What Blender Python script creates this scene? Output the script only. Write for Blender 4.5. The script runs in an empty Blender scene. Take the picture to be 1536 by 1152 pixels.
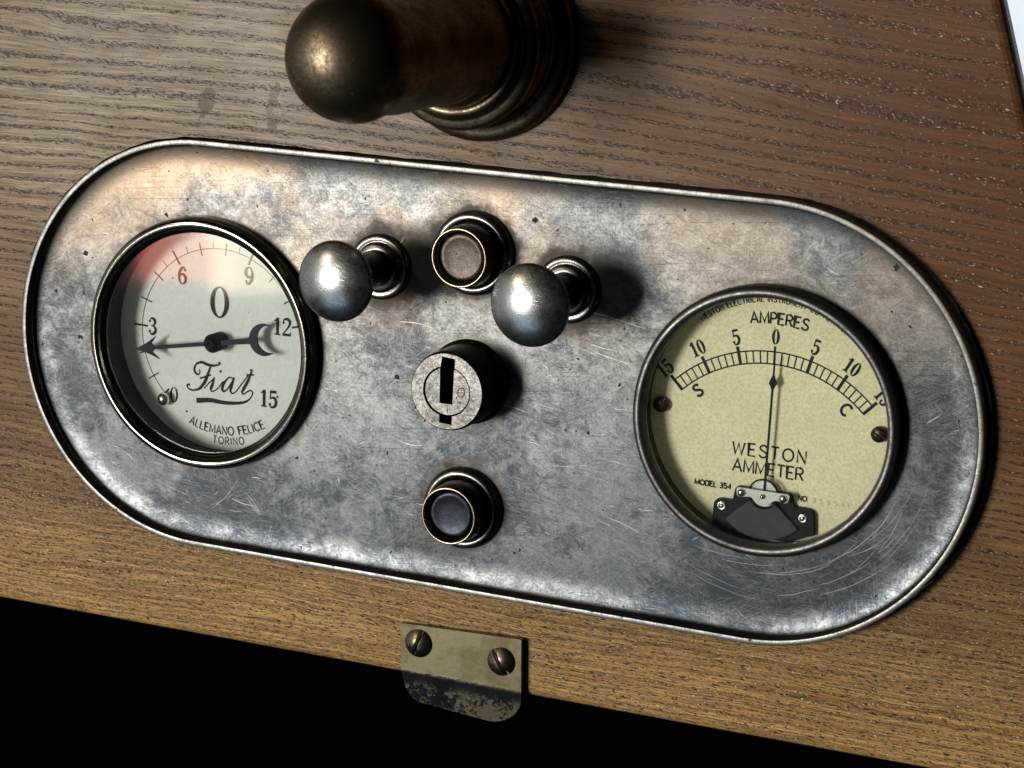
import bpy, bmesh, math, random
from mathutils import Vector, Matrix
random.seed(7)
PI = math.pi
MM = 0.001
scene = bpy.context.scene

# ------------------------------------------------------------------ frame
# panel frame (u right, v up, n towards the viewer), millimetres, origin at the
# middle of the metal plate, n = 0 at the top of its rim.  World = (u, -n, v) in m.
def W(u, v, n):
    return Vector((u, -n, v)) * MM
def Wd(d):
    return Vector((d[0], -d[2], d[1]))

# ------------------------------------------------------------------ camera
CAM_C = (209.44680716, 119.92953776, 474.95444299)
CAM_R = ((0.9188133691967478, 0.0438538327360279, -0.3922484339543558),
         (0.12734236323072462, -0.9735995936012147, 0.1894406341478824),
         (-0.3735852180053413, -0.22401042987749056, -0.900140773542649))
cam = bpy.data.cameras.new('camera')
cam.sensor_width = 36.0
cam.lens = 3500.07 / 1536 * 36.0
cam.clip_start = 0.01
cam.clip_end = 100.0
cam.dof.use_dof = True
cam.dof.focus_distance = 0.535
cam.dof.aperture_fstop = 48
cam_o = bpy.data.objects.new('camera', cam)
scene.collection.objects.link(cam_o)
cx, cy, cz = Wd(CAM_R[0]), -Wd(CAM_R[1]), -Wd(CAM_R[2])
m = Matrix((cx, cy, cz)).transposed().to_4x4()
m.translation = W(*CAM_C)
cam_o.matrix_world = m
scene.camera = cam_o

# ------------------------------------------------------------------ light
world = bpy.data.worlds.new('World')
scene.world = world
world.use_nodes = True
bg = world.node_tree.nodes['Background']
bg.inputs[0].default_value = (0.5, 0.55, 0.65, 1)
bg.inputs[1].default_value = 0.0012

def area(name, d, dist, sx, sy, irr, col, target=(0, 0, 0)):
    l = bpy.data.lights.new(name, 'AREA')
    l.shape = 'RECTANGLE'; l.size = sx; l.size_y = sy
    l.energy = irr * PI * dist * dist
    l.color = col
    o = bpy.data.objects.new(name, l)
    scene.collection.objects.link(o)
    dv = Wd(d).normalized()
    o.location = W(*target) + dv * dist
    o.rotation_euler = dv.to_track_quat('Z', 'Y').to_euler()
    return o
KEY = (-0.49, 0.005, 1.0)
area('window_light', KEY, 2.2, 0.50, 0.66, 3.05, (1.0, 0.96, 0.90))
area('cool_window_light', (-0.45, -0.78, 1.0), 1.8, 1.2, 0.7, 0.17, (0.58, 0.80, 1.0))
area('far_wall_glow', (-1.5, -0.1, 0.55), 2.0, 2.2, 1.8, 0.30, (0.95, 0.97, 1.0))
area('warm_window_light', (-0.85, 0.60, 1.0), 2.0, 0.30, 0.24, 0.36, (1.0, 0.84, 0.64))
# added unseen lights in place of red and cream objects the gauge glass mirrors
area('red_reflection_light', (-0.594, -0.180, 1.0), 1.0, 0.062, 0.075, 0.018, (1.0, 0.24, 0.17), (-75, 20, -2))
area('cream_reflection_light', (-0.538, -0.184, 1.0), 1.0, 0.050, 0.075, 0.016, (1.0, 0.83, 0.6), (-75, 20, -2))

vs = scene.view_settings
vs.view_transform = 'Standard'; vs.look = 'None'
vs.exposure = 0.0; vs.gamma = 1.0
vs.use_curve_mapping = False
scene.cycles.max_bounces = 6
scene.cycles.transparent_max_bounces = 12

# ------------------------------------------------------------------ node helper
class Mat:
    def __init__(s, name):
        s.m = bpy.data.materials.new(name); s.m.use_nodes = True
        s.nt = s.m.node_tree
        s.b = s.nt.nodes['Principled BSDF']; s.out = s.nt.nodes['Material Output']
        tc = s.node('ShaderNodeTexCoord')
        s.co = s.vm('MULTIPLY', tc.outputs['Object'], (1000, 1000, 1000))
    def node(s, t, **kw):
        n = s.nt.nodes.new(t)
        for k, v in kw.items(): setattr(n, k, v)
        return n
    def put(s, inp, v):
        if isinstance(v, bpy.types.NodeSocket): s.nt.links.new(v, inp)
        else:
            if isinstance(v, (tuple, list)) and len(v) == 3 and inp.type == 'RGBA': v = (*v, 1)
            inp.default_value = v
    def vm(s, op, a, b):
        n = s.node('ShaderNodeVectorMath', operation=op)
        s.put(n.inputs[0], a); s.put(n.inputs[1], b); return n.outputs[0]
    def ma(s, op, a, b=0.0, clamp=False):
        n = s.node('ShaderNodeMath', operation=op, use_clamp=clamp)
        s.put(n.inputs[0], a); s.put(n.inputs[1], b); return n.outputs[0]
    def xyz(s, v):
        n = s.node('ShaderNodeSeparateXYZ'); s.put(n.inputs[0], v); return n.outputs
    def comb(s, x, y, z=0.0):
        n = s.node('ShaderNodeCombineXYZ')
        for i, q in enumerate((x, y, z)): s.put(n.inputs[i], q)
        return n.outputs[0]
    def noise(s, scale, vec=None, detail=4.0, rough=0.55, dist=0.0):
        n = s.node('ShaderNodeTexNoise')
        s.put(n.inputs['Vector'], vec if vec is not None else s.co)
        n.inputs['Scale'].default_value = scale
        n.inputs['Detail'].default_value = detail
        n.inputs['Roughness'].default_value = rough
        n.inputs['Distortion'].default_value = dist
        return n.outputs['Fac']
    def voro(s, scale, vec=None, feature='F1', rnd=1.0):
        n = s.node('ShaderNodeTexVoronoi', feature=feature)
        s.put(n.inputs['Vector'], vec if vec is not None else s.co)
        n.inputs['Scale'].default_value = scale
        n.inputs['Randomness'].default_value = rnd
        return n
    def rng(s, v, a, b, c=0.0, d=1.0, smooth=True):
        n = s.node('ShaderNodeMapRange', interpolation_type='SMOOTHSTEP' if smooth else 'LINEAR')
        s.put(n.inputs[0], v)
        for i, q in enumerate((a, b, c, d)): s.put(n.inputs[1 + i], q)
        return n.outputs[0]
    def mix(s, f, a, b, blend='MIX'):
        n = s.node('ShaderNodeMix', data_type='RGBA', blend_type=blend)
        s.put(n.inputs[0], f); s.put(n.inputs[6], a); s.put(n.inputs[7], b); return n.outputs[2]
    def bump(s, h, dist_mm, strength=1.0, normal=None):
        n = s.node('ShaderNodeBump')
        n.inputs['Strength'].default_value = strength
        n.inputs['Distance'].default_value = dist_mm * MM
        s.put(n.inputs['Height'], h)
        if normal is not None: s.put(n.inputs['Normal'], normal)
        return n.outputs[0]
    def set(s, **kw):
        for k, v in kw.items(): s.put(s.b.inputs[k.replace('_', ' ')], v)
        return s.m

def rot_scale(M, ang, sx, sy):
    n = M.node('ShaderNodeMapping')
    M.put(n.inputs['Vector'], M.co)
    n.inputs['Rotation'].default_value = (0, 0, ang)
    n2 = M.vm('MULTIPLY', n.outputs[0], (sx, sy, 1))
    return n2

def scratch_field(M, specs):
    """thin lines: iso-lines of noises drawn out along several directions"""
    out = None
    for ang, sx, sy, w, gate in specs:
        v = rot_scale(M, ang, sx, sy)
        q = M.noise(1.0, v, 1.0, 0.5, 0.3)
        d = M.ma('ABSOLUTE', M.ma('SUBTRACT', q, 0.5))
        line = M.rng(d, 0.0, w, 1.0, 0.0)
        g = M.noise(0.11, M.vm('ADD', M.co, (ang * 91, ang * 37, 3.3)), 0.0)
        line = M.ma('MULTIPLY', line, M.rng(g, gate, gate + 0.08))
        out = line if out is None else M.ma('MAXIMUM', out, line)
    return out

# ------------------------------------------------------------------ materials
def mat_wood():
    M = Mat('oiled_open_grain_wood')
    u, v, _ = M.xyz(M.co)
    up = M.rng(v, -73, 60)
    warp = M.noise(1.0, M.comb(M.ma('MULTIPLY', u, 0.0055), M.ma('MULTIPLY', v, 0.016)), 2.0, 0.45)
    wv = M.ma('ADD', v, M.ma('MULTIPLY', M.ma('SUBTRACT', warp, 0.5), 13))
    wv = M.ma('ADD', wv, M.ma('MULTIPLY', M.ma('SUBTRACT', M.noise(1.0, M.comb(M.ma('MULTIPLY', u, 0.003), M.ma('MULTIPLY', v, 0.055), 7.7), 2.0, 0.5), 0.5), 11))
    curve = M.ma('MULTIPLY', M.ma('ADD', M.ma('MULTIPLY', u, 0.06), M.ma('MULTIPLY', M.ma('MULTIPLY', u, u), 0.00018)), up)
    wv = M.ma('ADD', wv, curve)
    wv = M.ma('ADD', wv, M.ma('MULTIPLY', M.noise(0.09, None, 2.0), 1.3))
    t = M.ma('SUBTRACT', 95.0, wv)
    ph = M.ma('SUBTRACT', M.ma('MULTIPLY', wv, 0.21), M.ma('MULTIPLY', M.ma('MULTIPLY', t, t), 0.0012))
    fr = M.ma('FRACT', ph)
    tri = M.ma('MULTIPLY', M.ma('ABSOLUTE', M.ma('SUBTRACT', fr, 0.5)), 2.0)
    band = M.rng(M.ma('ADD', tri, M.ma('MULTIPLY', M.ma('SUBTRACT', M.noise(1.0, M.comb(M.ma('MULTIPLY', u, 0.02), M.ma('MULTIPLY', wv, 0.09), 3.1), 2.0), 0.5), 0.75)), 0.42, 0.95)
    # pores: short dashes, laid slightly across the rings, crowded in the early wood
    pu = M.ma('ADD', u, M.ma('MULTIPLY', v, 0.6))
    pv = M.ma('ADD', wv, M.ma('MULTIPLY', u, 0.08))
    pn = M.noise(1.0, M.comb(M.ma('MULTIPLY', pu, 0.60), M.ma('MULTIPLY', pv, 3.2)), 2.0, 0.6, 0.3)
    fine = M.rng(v, -5, -50)                      # slow, dense growth towards the lower edge: evenly strewn pores
    thr = M.ma('ADD', M.rng(band, 0, 1, 0.66, 0.495, False), M.ma('MULTIPLY', fine, M.rng(band, 0, 1, -0.085, 0.05, False)))
    pore = M.rng(M.ma('SUBTRACT', pn, thr), 0.0, 0.07)
    fib = M.noise(1.0, M.comb(M.ma('MULTIPLY', u, 0.09), M.ma('MULTIPLY', wv, 3.5)), 4.0, 0.72)
    dust_glint = M.noise(1.0, M.comb(M.ma('MULTIPLY', pu, 1.1), M.ma('MULTIPLY', pv, 3.4)), 2.0, 0.7)
    broad = M.noise(1.0, M.comb(M.ma('MULTIPLY', u, 0.012), M.ma('MULTIPLY', wv, 0.10)), 3.0)
    c = M.mix(M.rng(broad, 0.3, 0.7), (0.160, 0.086, 0.033), (0.290, 0.168, 0.068))
    red = M.ma('MULTIPLY', M.rng(u, 0, 100), M.rng(v, -45, 40))
    c = M.mix(M.ma('MULTIPLY', red, 0.85), c, (0.128, 0.046, 0.017))
    grey_sheen = M.ma('MULTIPLY', M.ma('MULTIPLY', M.rng(u, 30, -70), M.rng(v, -5, 55)), M.rng(broad, 0.25, 0.6, 0.6, 1.0))  # sheen of the light at upper left, painted into the wood colour
    c = M.mix(M.ma('MULTIPLY', grey_sheen, 0.85), c, (0.37, 0.305, 0.23))
    gold = M.rng(v, -25, -72)
    c = M.mix(M.ma('MULTIPLY', gold, 0.75), c, (0.60, 0.375, 0.130))
    strk = M.noise(1.0, M.comb(M.ma('MULTIPLY', u, 0.016), M.ma('MULTIPLY', wv, 0.75)), 3.0, 0.65)
    c = M.mix(M.rng(strk, 0.42, 0.64, 0.0, 0.7), c, M.mix(1.0, c, (0.62, 0.50, 0.42), 'MULTIPLY'))
    c = M.mix(M.rng(strk, 0.44, 0.30, 0.0, 0.5), c, M.mix(1.0, c, (1.45, 1.35, 1.2), 'MULTIPLY'))
    c = M.mix(M.rng(fib, 0.38, 0.62, 0.0, 0.70), c, (0.055, 0.032, 0.019))
    c = M.mix(M.ma('MULTIPLY', band, 0.36), c, (0.07, 0.045, 0.03))
    c = M.mix(M.ma('MULTIPLY', pore, M.ma('SUBTRACT', 0.94, M.ma('MULTIPLY', red, 0.55))), c, (0.018, 0.013, 0.011))
    # dusty pale flecks in the pores; low down they paint specular glints in colour
    fl = M.ma('MULTIPLY', M.rng(dust_glint, 0.60, 0.66), M.rng(M.ma('SUBTRACT', pn, thr), -0.09, -0.02))
    fl = M.ma('MULTIPLY', fl, M.ma('ADD', 0.25, M.ma('MULTIPLY', M.ma('MAXIMUM', fine, M.ma('MULTIPLY', red, 0.6)), 0.75)))
    c = M.mix(fl, c, (0.72, 0.63, 0.50))
    # two old spill marks left of the brass fitting
    for (sx_, sy_, ax, ay) in ((-68.8, 58.8, 2.3, 4.2), (-51.2, 61.0, 1.6, 4.4), (-51.0, 55.2, 1.8, 2.2)):
        du = M.ma('DIVIDE', M.ma('SUBTRACT', M.ma('ADD', u, M.ma('MULTIPLY', M.ma('SUBTRACT', v, sy_), -0.25)), sx_), ax)
        dv = M.ma('DIVIDE', M.ma('SUBTRACT', v, sy_), ay)
        r = M.ma('SQRT', M.ma('ADD', M.ma('MULTIPLY', du, du), M.ma('MULTIPLY', dv, dv)))
        r = M.ma('ADD', r, M.ma('MULTIPLY', M.ma('SUBTRACT', M.noise(0.5, None, 2.0), 0.5), 1.3))
        c = M.mix(M.rng(r, 0.75, 1.0, 0.8, 0.0), c, (0.085, 0.042, 0.016))
    h = M.ma('ADD', M.ma('MULTIPLY', pore, -1.0), M.ma('MULTIPLY', fib, 0.35))
    h = M.ma('ADD', h, M.ma('MULTIPLY', band, -0.10))
    rough = M.ma('ADD', M.rng(M.noise(0.035, None, 2.0), 0.3, 0.7, 0.27, 0.38), M.ma('MULTIPLY', pore, -0.08))
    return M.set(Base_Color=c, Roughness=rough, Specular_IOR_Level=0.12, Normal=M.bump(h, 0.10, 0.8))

def worn_metal(name, bright, dull, rough=(0.30, 0.48), scale=0.12, speck=0.5, scratch=0.6, bumpd=0.03,
               speck_col=(0.02, 0.018, 0.016), mott=0.9, grime=None, tint=None):
    M = Mat(name)
    n1 = M.noise(scale, None, 5.0, 0.68, 0.4)
    n2 = M.noise(scale * 6.0, None, 4.0, 0.72, 0.6)
    n3 = M.noise(max(1.6, scale * 20), None, 2.0, 0.7)
    f = M.ma('ADD', M.ma('ADD', M.ma('MULTIPLY', n1, 0.34), M.ma('MULTIPLY', n2, 0.36)), M.ma('MULTIPLY', n3, 0.30))
    mo = M.rng(f, 0.36, 0.62)
    c = M.mix(M.ma('MULTIPLY', mo, mott), bright, dull)
    if tint is not None:
        u, v, _ = M.xyz(M.co)
        br = M.noise(1.0, M.comb(M.ma('MULTIPLY', u, 0.035), M.ma('MULTIPLY', v, 2.6)), 3.0, 0.7)
        c = M.mix(M.rng(br, 0.4, 0.62, 0.0, 0.35), c, tuple(x * 0.55 for x in bright))
        cold = M.ma('MULTIPLY', M.rng(v, 18, -35), M.rng(M.noise(0.03, None, 3.0), 0.3, 0.6, 0.35, 1.0))  # cool reflection on the lower plate, put into the metal colour
        c = M.mix(M.ma('MULTIPLY', cold, 0.42), c, (0.060, 0.077, 0.092))
        pt = M.ma('ADD', M.ma('MULTIPLY', M.noise(0.024, M.vm('ADD', M.co, (61, 23, 0)), 3.0, 0.6), 0.72), M.ma('MULTIPLY', n2, 0.28))
        pt = M.ma('MULTIPLY', M.rng(pt, 0.47, 0.58), M.rng(v, 50, 10, 0.15, 1.0))
        c = M.mix(M.ma('MULTIPLY', pt, 0.72), c, (0.014, 0.019, 0.026))
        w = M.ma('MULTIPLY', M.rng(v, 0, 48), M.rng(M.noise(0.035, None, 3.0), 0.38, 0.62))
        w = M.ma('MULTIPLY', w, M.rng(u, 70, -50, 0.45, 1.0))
        c = M.mix(M.ma('MULTIPLY', w, 0.75), c, tint)  # warm reflection painted in at the top, along with brass showing through
    r = M.rng(f, 0.35, 0.65, rough[0], rough[1])
    h = M.ma('MULTIPLY', n2, 0.6)
    met = 1.0
    if scratch > 0:
        s = scratch_field(M, ((0.30, 0.011, 0.42, 0.0028, 0.50), (0.75, 0.012, 0.4, 0.0028, 0.52), (-0.12, 0.010, 0.45, 0.0028, 0.46),
                              (-0.7, 0.013, 0.45, 0.0028, 0.53)))
        c = M.mix(M.ma('MULTIPLY', s, scratch * 0.3), c, tuple(min(0.9, x * 2.6) for x in bright))
        h = M.ma('SUBTRACT', h, M.ma('MULTIPLY', s, 0.5))
        fine = scratch_field(M, ((0.5, 0.16, 2.6, 0.035, 0.40), (-0.6, 0.16, 2.4, 0.035, 0.40), (1.4, 0.2, 2.6, 0.035, 0.43), (0.05, 0.12, 2.2, 0.035, 0.40)))
        c = M.mix(M.ma('MULTIPLY', fine, scratch * 0.30), c, tuple(min(0.9, x * 1.9) for x in bright))
    if speck > 0:
        wv = M.vm('ADD', M.co, M.comb(M.ma('MULTIPLY', M.noise(0.9, None, 2.0), 1.6), M.ma('MULTIPLY', M.noise(1.1, M.vm('ADD', M.co, (17, 5, 3)), 2.0), 1.6)))
        for sc, rad, keep in ((0.15, 0.10, 0.30), (0.42, 0.12, 0.50)):
            vo = M.voro(sc, wv)
            cell = M.xyz(vo.outputs['Color'])[0]
            size = M.ma('MULTIPLY', M.xyz(vo.outputs['Color'])[1], rad)
            spk = M.ma('MULTIPLY', M.rng(vo.outputs['Distance'], size, M.ma('ADD', size, 0.025), 1.0, 0.0), M.ma('GREATER_THAN', cell, keep))
            spk = M.ma('MULTIPLY', spk, speck)
            c = M.mix(spk, c, speck_col)
            r = M.ma('MAXIMUM', r, M.ma('MULTIPLY', spk, 0.8))
            h = M.ma('SUBTRACT', h, M.ma('MULTIPLY', spk, 1.2))
            met = M.ma('SUBTRACT', met, M.ma('MULTIPLY', spk, 0.6), True)
    if grime:
        # dried polish and dirt packed round the foot of each fitting
        u, v, _ = M.xyz(M.co)
        jit = M.ma('MULTIPLY', M.ma('SUBTRACT', M.noise(0.22, None, 5.0, 0.7), 0.5), 9.0)
        for gu, gv, r0, r1, k in grime:
            du = M.ma('SUBTRACT', u, gu); dv = M.ma('SUBTRACT', v, gv)
            d = M.ma('SQRT', M.ma('ADD', M.ma('MULTIPLY', du, du), M.ma('MULTIPLY', dv, dv)))
            g = M.ma('MULTIPLY', M.rng(M.ma('ADD', d, jit), r0, r1, 1.0, 0.0), k)
            c = M.mix(g, c, (0.045, 0.036, 0.028))
            r = M.ma('MAXIMUM', r, M.ma('MULTIPLY', g, 0.75))
            met = M.ma('SUBTRACT', met, M.ma('MULTIPLY', g, 0.5), True)
    return M.set(Base_Color=c, Metallic=met, Roughness=r, Normal=M.bump(h, bumpd, 0.8))

def mat_glass():
    M = Mat('dusty_gauge_glass')
    tr = M.node('ShaderNodeBsdfTransparent'); gl = M.node('ShaderNodeBsdfGlossy'); df = M.node('ShaderNodeBsdfDiffuse')
    tr.inputs[0].default_value = (0.96, 0.98, 0.965, 1)
    gl.inputs['Roughness'].default_value = 0.05
    df.inputs[0].default_value = (0.5, 0.5, 0.48, 1)
    fr = M.node('ShaderNodeFresnel'); fr.inputs['IOR'].default_value = 1.55
    m1 = M.node('ShaderNodeMixShader'); m2 = M.node('ShaderNodeMixShader')
    M.put(m1.inputs[0], fr.outputs[0]); M.put(m1.inputs[1], tr.outputs[0]); M.put(m1.inputs[2], gl.outputs[0])
    dust_glint = M.rng(M.noise(0.25, None, 6.0, 0.7), 0.45, 0.75, 0.001, 0.012)
    M.put(m2.inputs[0], dust_glint); M.put(m2.inputs[1], m1.outputs[0]); M.put(m2.inputs[2], df.outputs[0])
    M.put(M.out.inputs[0], m2.outputs[0])
    return M.m

def mat_paper(name, c1, c2, blot):
    M = Mat(name)
    n = M.noise(0.10, None, 5.0, 0.6); g = M.noise(1.5, None, 3.0, 0.7)
    c = M.mix(M.rng(n, 0.3, 0.7), c1, c2)
    c = M.mix(M.rng(g, 0.38, 0.66, 0.0, 0.55), c, blot)
    vo = M.voro(0.22)
    sp = M.ma('MULTIPLY', M.rng(vo.outputs['Distance'], 0.03, 0.06, 1.0, 0.0), M.ma('GREATER_THAN', M.xyz(vo.outputs['Color'])[0], 0.72))
    c = M.mix(M.ma('MULTIPLY', sp, 0.55), c, (0.08, 0.07, 0.05))
    return M.set(Base_Color=c, Roughness=0.7, Specular_IOR_Level=0.05)

def mat_plain(name, col, rough=0.5, metal=0.0, var=0.25):
    M = Mat(name)
    n = M.noise(0.6, None, 5.0, 0.65)
    c = M.mix(M.rng(n, 0.3, 0.7, 0.0, var), col, tuple(x * 0.45 for x in col))
    return M.set(Base_Color=c, Roughness=M.rng(n, 0.3, 0.7, rough * 0.85, min(1, rough * 1.2)), Metallic=metal, Specular_IOR_Level=0.06, Normal=M.bump(n, 0.02, 0.5))

def mat_latch():
    M = Mat('worn_brass_with_black_paint')
    u, v, _ = M.xyz(M.co)
    n = M.noise(0.15, None, 6.0, 0.66)
    f = M.noise(0.9, None, 5.0, 0.7)
    c = M.mix(M.rng(n, 0.35, 0.65), (0.165, 0.145, 0.088), (0.085, 0.070, 0.038))
    low = M.rng(M.ma('ADD', v, M.ma('MULTIPLY', M.ma('SUBTRACT', f, 0.1), 1.6)), -9.0, -10.3)
    wear = M.ma('MULTIPLY', M.rng(M.ma('ADD', M.ma('MULTIPLY', n, 0.6), M.ma('MULTIPLY', f, 0.4)), 0.47, 0.56), M.rng(v, -11.5, -14.0))
    paint = M.ma('MULTIPLY', low, M.ma('SUBTRACT', 1.0, M.ma('MULTIPLY', wear, 0.9)), True)
    c = M.mix(M.ma('MULTIPLY', low, 0.7), c, (0.045, 0.040, 0.030))
    c = M.mix(paint, c, (0.007, 0.008, 0.011))
    return M.set(Base_Color=c, Metallic=M.ma('SUBTRACT', 1.0, M.ma('MULTIPLY', paint, 0.9)),
                 Roughness=M.ma('SUBTRACT', M.rng(n, 0.3, 0.7, 0.30, 0.44), M.ma('MULTIPLY', paint, 0.12)), Specular_IOR_Level=0.06,
                 Normal=M.bump(M.ma('ADD', M.ma('MULTIPLY', f, 0.5), paint), 0.05, 0.8))

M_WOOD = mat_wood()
GR = [(0, 30, 9.0, 15.0, 0.8), (0, -30, 8.5, 13.5, 0.8), (0, 0, 8.0, 14.0, 0.55), (-23, 24, 7.5, 15.5, 0.85), (23, 24, 7.5, 15.0, 0.85),
      (-69.3, 0.6, 30.2, 33.6, 0.6), (71.5, 0.6, 29.8, 32.4, 0.5)]
M_PLATE = worn_metal('worn_nickel_plate', (0.138, 0.139, 0.134), (0.021, 0.026, 0.033), (0.345, 0.44), 0.055, 0.95, 0.75, 0.035, grime=GR, tint=(0.215, 0.150, 0.090), mott=0.85)
M_HAIR = mat_plain('bare_scratched_metal', (0.34, 0.335, 0.32), 0.42, 1.0)
M_RIM = worn_metal('worn_nickel_rim', (0.25, 0.243, 0.228), (0.06, 0.06, 0.057), (0.36, 0.46), 0.3, 0.8, 0.0, 0.03, mott=0.8)
M_KNOB = worn_metal('scuffed_nickel_knob', (0.68, 0.68, 0.66), (0.26, 0.265, 0.27), (0.20, 0.36), 0.08, 0.2, 0.20, 0.008)
M_COLLAR = worn_metal('dark_nickel_collar', (0.26, 0.25, 0.23), (0.08, 0.075, 0.07), (0.22, 0.40), 0.4, 0.4, 0.0, 0.02)
M_BARREL = worn_metal('blackened_brass_barrel', (0.10, 0.085, 0.06), (0.03, 0.027, 0.022), (0.30, 0.45), 0.4, 0.3, 0.0, 0.02)
M_EDGE = worn_metal('rubbed_brass_edge', (0.62, 0.54, 0.38), (0.30, 0.25, 0.17), (0.25, 0.4), 0.8, 0.2, 0.0, 0.02)
M_LOCK = worn_metal('worn_lock_steel', (0.20, 0.196, 0.185), (0.030, 0.028, 0.026), (0.33, 0.45), 0.18, 0.6, 0.3, 0.04)
M_BEZ_P = worn_metal('polished_nickel_bezel', (0.40, 0.38, 0.33), (0.20, 0.185, 0.155), (0.12, 0.22), 0.35, 0.3, 0.0, 0.010)
M_BEZ_A = worn_metal('tarnished_steel_bezel', (0.22, 0.215, 0.205), (0.06, 0.058, 0.055), (0.38, 0.52), 0.3, 0.6, 0.0, 0.04)
M_BRASS = worn_metal('aged_dark_brass', (0.23, 0.185, 0.120), (0.030, 0.022, 0.014), (0.34, 0.52), 0.20, 0.6, 0.0, 0.05)
M_SCREW = worn_metal('brown_screw_steel', (0.32, 0.28, 0.21), (0.09, 0.075, 0.06), (0.25, 0.4), 0.5, 0.3, 0.0, 0.02)
M_LATCH = mat_latch()
M_GLASS = mat_glass()
M_PAPER_P = mat_paper('pale_green_grey_dial', (0.79, 0.80, 0.79), (0.73, 0.745, 0.73), (0.62, 0.64, 0.625))
M_PAPER_A = mat_paper('yellowed_dial_paper', (0.90, 0.825, 0.585), (0.81, 0.74, 0.505), (0.58, 0.515, 0.31))
M_INK = mat_plain('faded_black_ink', (0.030, 0.032, 0.030), 0.7)
M_INKB = mat_plain('pale_worn_ink', (0.50, 0.46, 0.31), 0.7)
M_DARK = mat_plain('dark_case_lining', (0.035, 0.035, 0.036), 0.5)
M_NEEDLE = mat_plain('blued_steel_needle', (0.012, 0.014, 0.019), 0.35, 0.2)
M_BLACK = mat_plain('black_lacquer', (0.020, 0.021, 0.024), 0.38)
M_FAN = mat_plain('slate_black_cover', (0.070, 0.074, 0.084), 0.5)
M_GREYBAR = mat_plain('zinc_bracket', (0.42, 0.43, 0.40), 0.45, 0.6)
M_RIVET = mat_plain('bright_rivet', (0.75, 0.74, 0.70), 0.25, 1.0)
M_HOLE = mat_plain('dark_keyway', (0.01, 0.01, 0.01), 0.8)
M_CAPU = worn_metal('brown_worn_button', (0.085, 0.070, 0.060), (0.035, 0.030, 0.026), (0.38, 0.5), 0.5, 0.8, 0.0, 0.06)
M_CAPL = worn_metal('blue_black_button', (0.028, 0.032, 0.040), (0.010, 0.011, 0.014), (0.32, 0.44), 0.5, 0.6, 0.0, 0.04)

# ------------------------------------------------------------------ mesh helpers (mm in, metres out)
def link(name, mesh, mat, parent=None, smooth=False):
    if smooth:
        for p in mesh.polygons: p.use_smooth = True
    mesh.materials.append(mat)
    o = bpy.data.objects.new(name, mesh)
    scene.collection.objects.link(o)
    if parent is not None: o.parent = parent
    return o
def pyd(verts, faces):
    me = bpy.data.meshes.new('mesh')
    me.from_pydata([(x * MM, y * MM, z * MM) for x, y, z in verts], [], faces)
    me.update(); return me
def fix(me):
    bm = bmesh.new(); bm.from_mesh(me)
    bmesh.ops.recalc_face_normals(bm, faces=bm.faces)
    bm.to_mesh(me); bm.free(); return me
def empty(name, u, v, n, label, cat, group=None, rz=0.0):
    o = bpy.data.objects.new(name, None)
    o.empty_display_size = 0.01
    scene.collection.objects.link(o)
    o.location = W(u, v, n); o.rotation_euler = (PI / 2, 0, 0)
    if rz: o.rotation_euler = (Matrix.Rotation(PI / 2, 3, 'X') @ Matrix.Rotation(rz, 3, 'Z')).to_euler()
    o['label'] = label; o['category'] = cat
    if group: o['group'] = group
    return o
def lathe(profile, seg=96, cx=0.0, cy=0.0, wob=0.0):
    """profile: (r, z) list; r = 0 closes to a point"""
    V, F, rings = [], [], []
    ph = random.random() * 6
    for r, z in profile:
        if r < 1e-6:
            V.append((cx, cy, z)); rings.append([len(V) - 1])
        else:
            ids = []
            for i in range(seg):
                a = 2 * PI * i / seg
                rr = r + wob * (math.sin(3 * a + ph) + 0.6 * math.sin(7 * a + 2 * ph))
                V.append((cx + rr * math.cos(a), cy + rr * math.sin(a), z)); ids.append(len(V) - 1)
            rings.append(ids)
    for a, b in zip(rings, rings[1:]):
        if len(a) == 1 and len(b) == 1: continue
        for i in range(seg):
            j = (i + 1) % seg
            if len(a) == 1: F.append((a[0], b[j], b[i]))
            elif len(b) == 1: F.append((a[i], a[j], b[0]))
            else: F.append((a[i], a[j], b[j], b[i]))
    return fix(pyd(V, F))
def arcp(c, r, a0, a1, n):
    return [(c[0] + r * math.cos(math.radians(a0 + (a1 - a0) * i / n)), c[1] + r * math.sin(math.radians(a0 + (a1 - a0) * i / n))) for i in range(n + 1)]
def circle(cx, cy, r, n=96):
    return [(cx + r * math.cos(2 * PI * i / n), cy + r * math.sin(2 * PI * i / n)) for i in range(n)]
def slab(loops, z1, z0=None, back=True, zf=None):
    """flat sheet bounded by loops (first outer, others holes) at z1, walls down to z0"""
    bm = bmesh.new(); rings = []
    for lp in loops:
        vs_ = [bm.verts.new((x * MM, y * MM, (z1 + (zf(x, y) if zf else 0)) * MM)) for x, y in lp]
        es = [bm.edges.new((vs_[i], vs_[(i + 1) % len(vs_)])) for i in range(len(vs_))]
        rings.append((vs_, es))
    bmesh.ops.triangle_fill(bm, use_beauty=True, use_dissolve=False, edges=[e for _, es in rings for e in es], normal=(0, 0, 1))
    for f in bm.faces:
        if f.normal.z < 0: f.normal_flip()
    if z0 is not None:
        tops = list(bm.faces)
        low = {}
        for vs_, _ in rings:
            lv = [bm.verts.new((v.co.x, v.co.y, z0 * MM)) for v in vs_]
            for a, b in zip(vs_, lv): low[a] = b
            k = len(vs_)
            for i in range(k): bm.faces.new((vs_[i], vs_[(i + 1) % k], lv[(i + 1) % k], lv[i]))
        if back:
            for f in tops: bm.faces.new([low[v] for v in reversed(f.verts)])
        bmesh.ops.recalc_face_normals(bm, faces=bm.faces)
    me = bpy.data.meshes.new('mesh'); bm.to_mesh(me); bm.free(); return me
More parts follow.
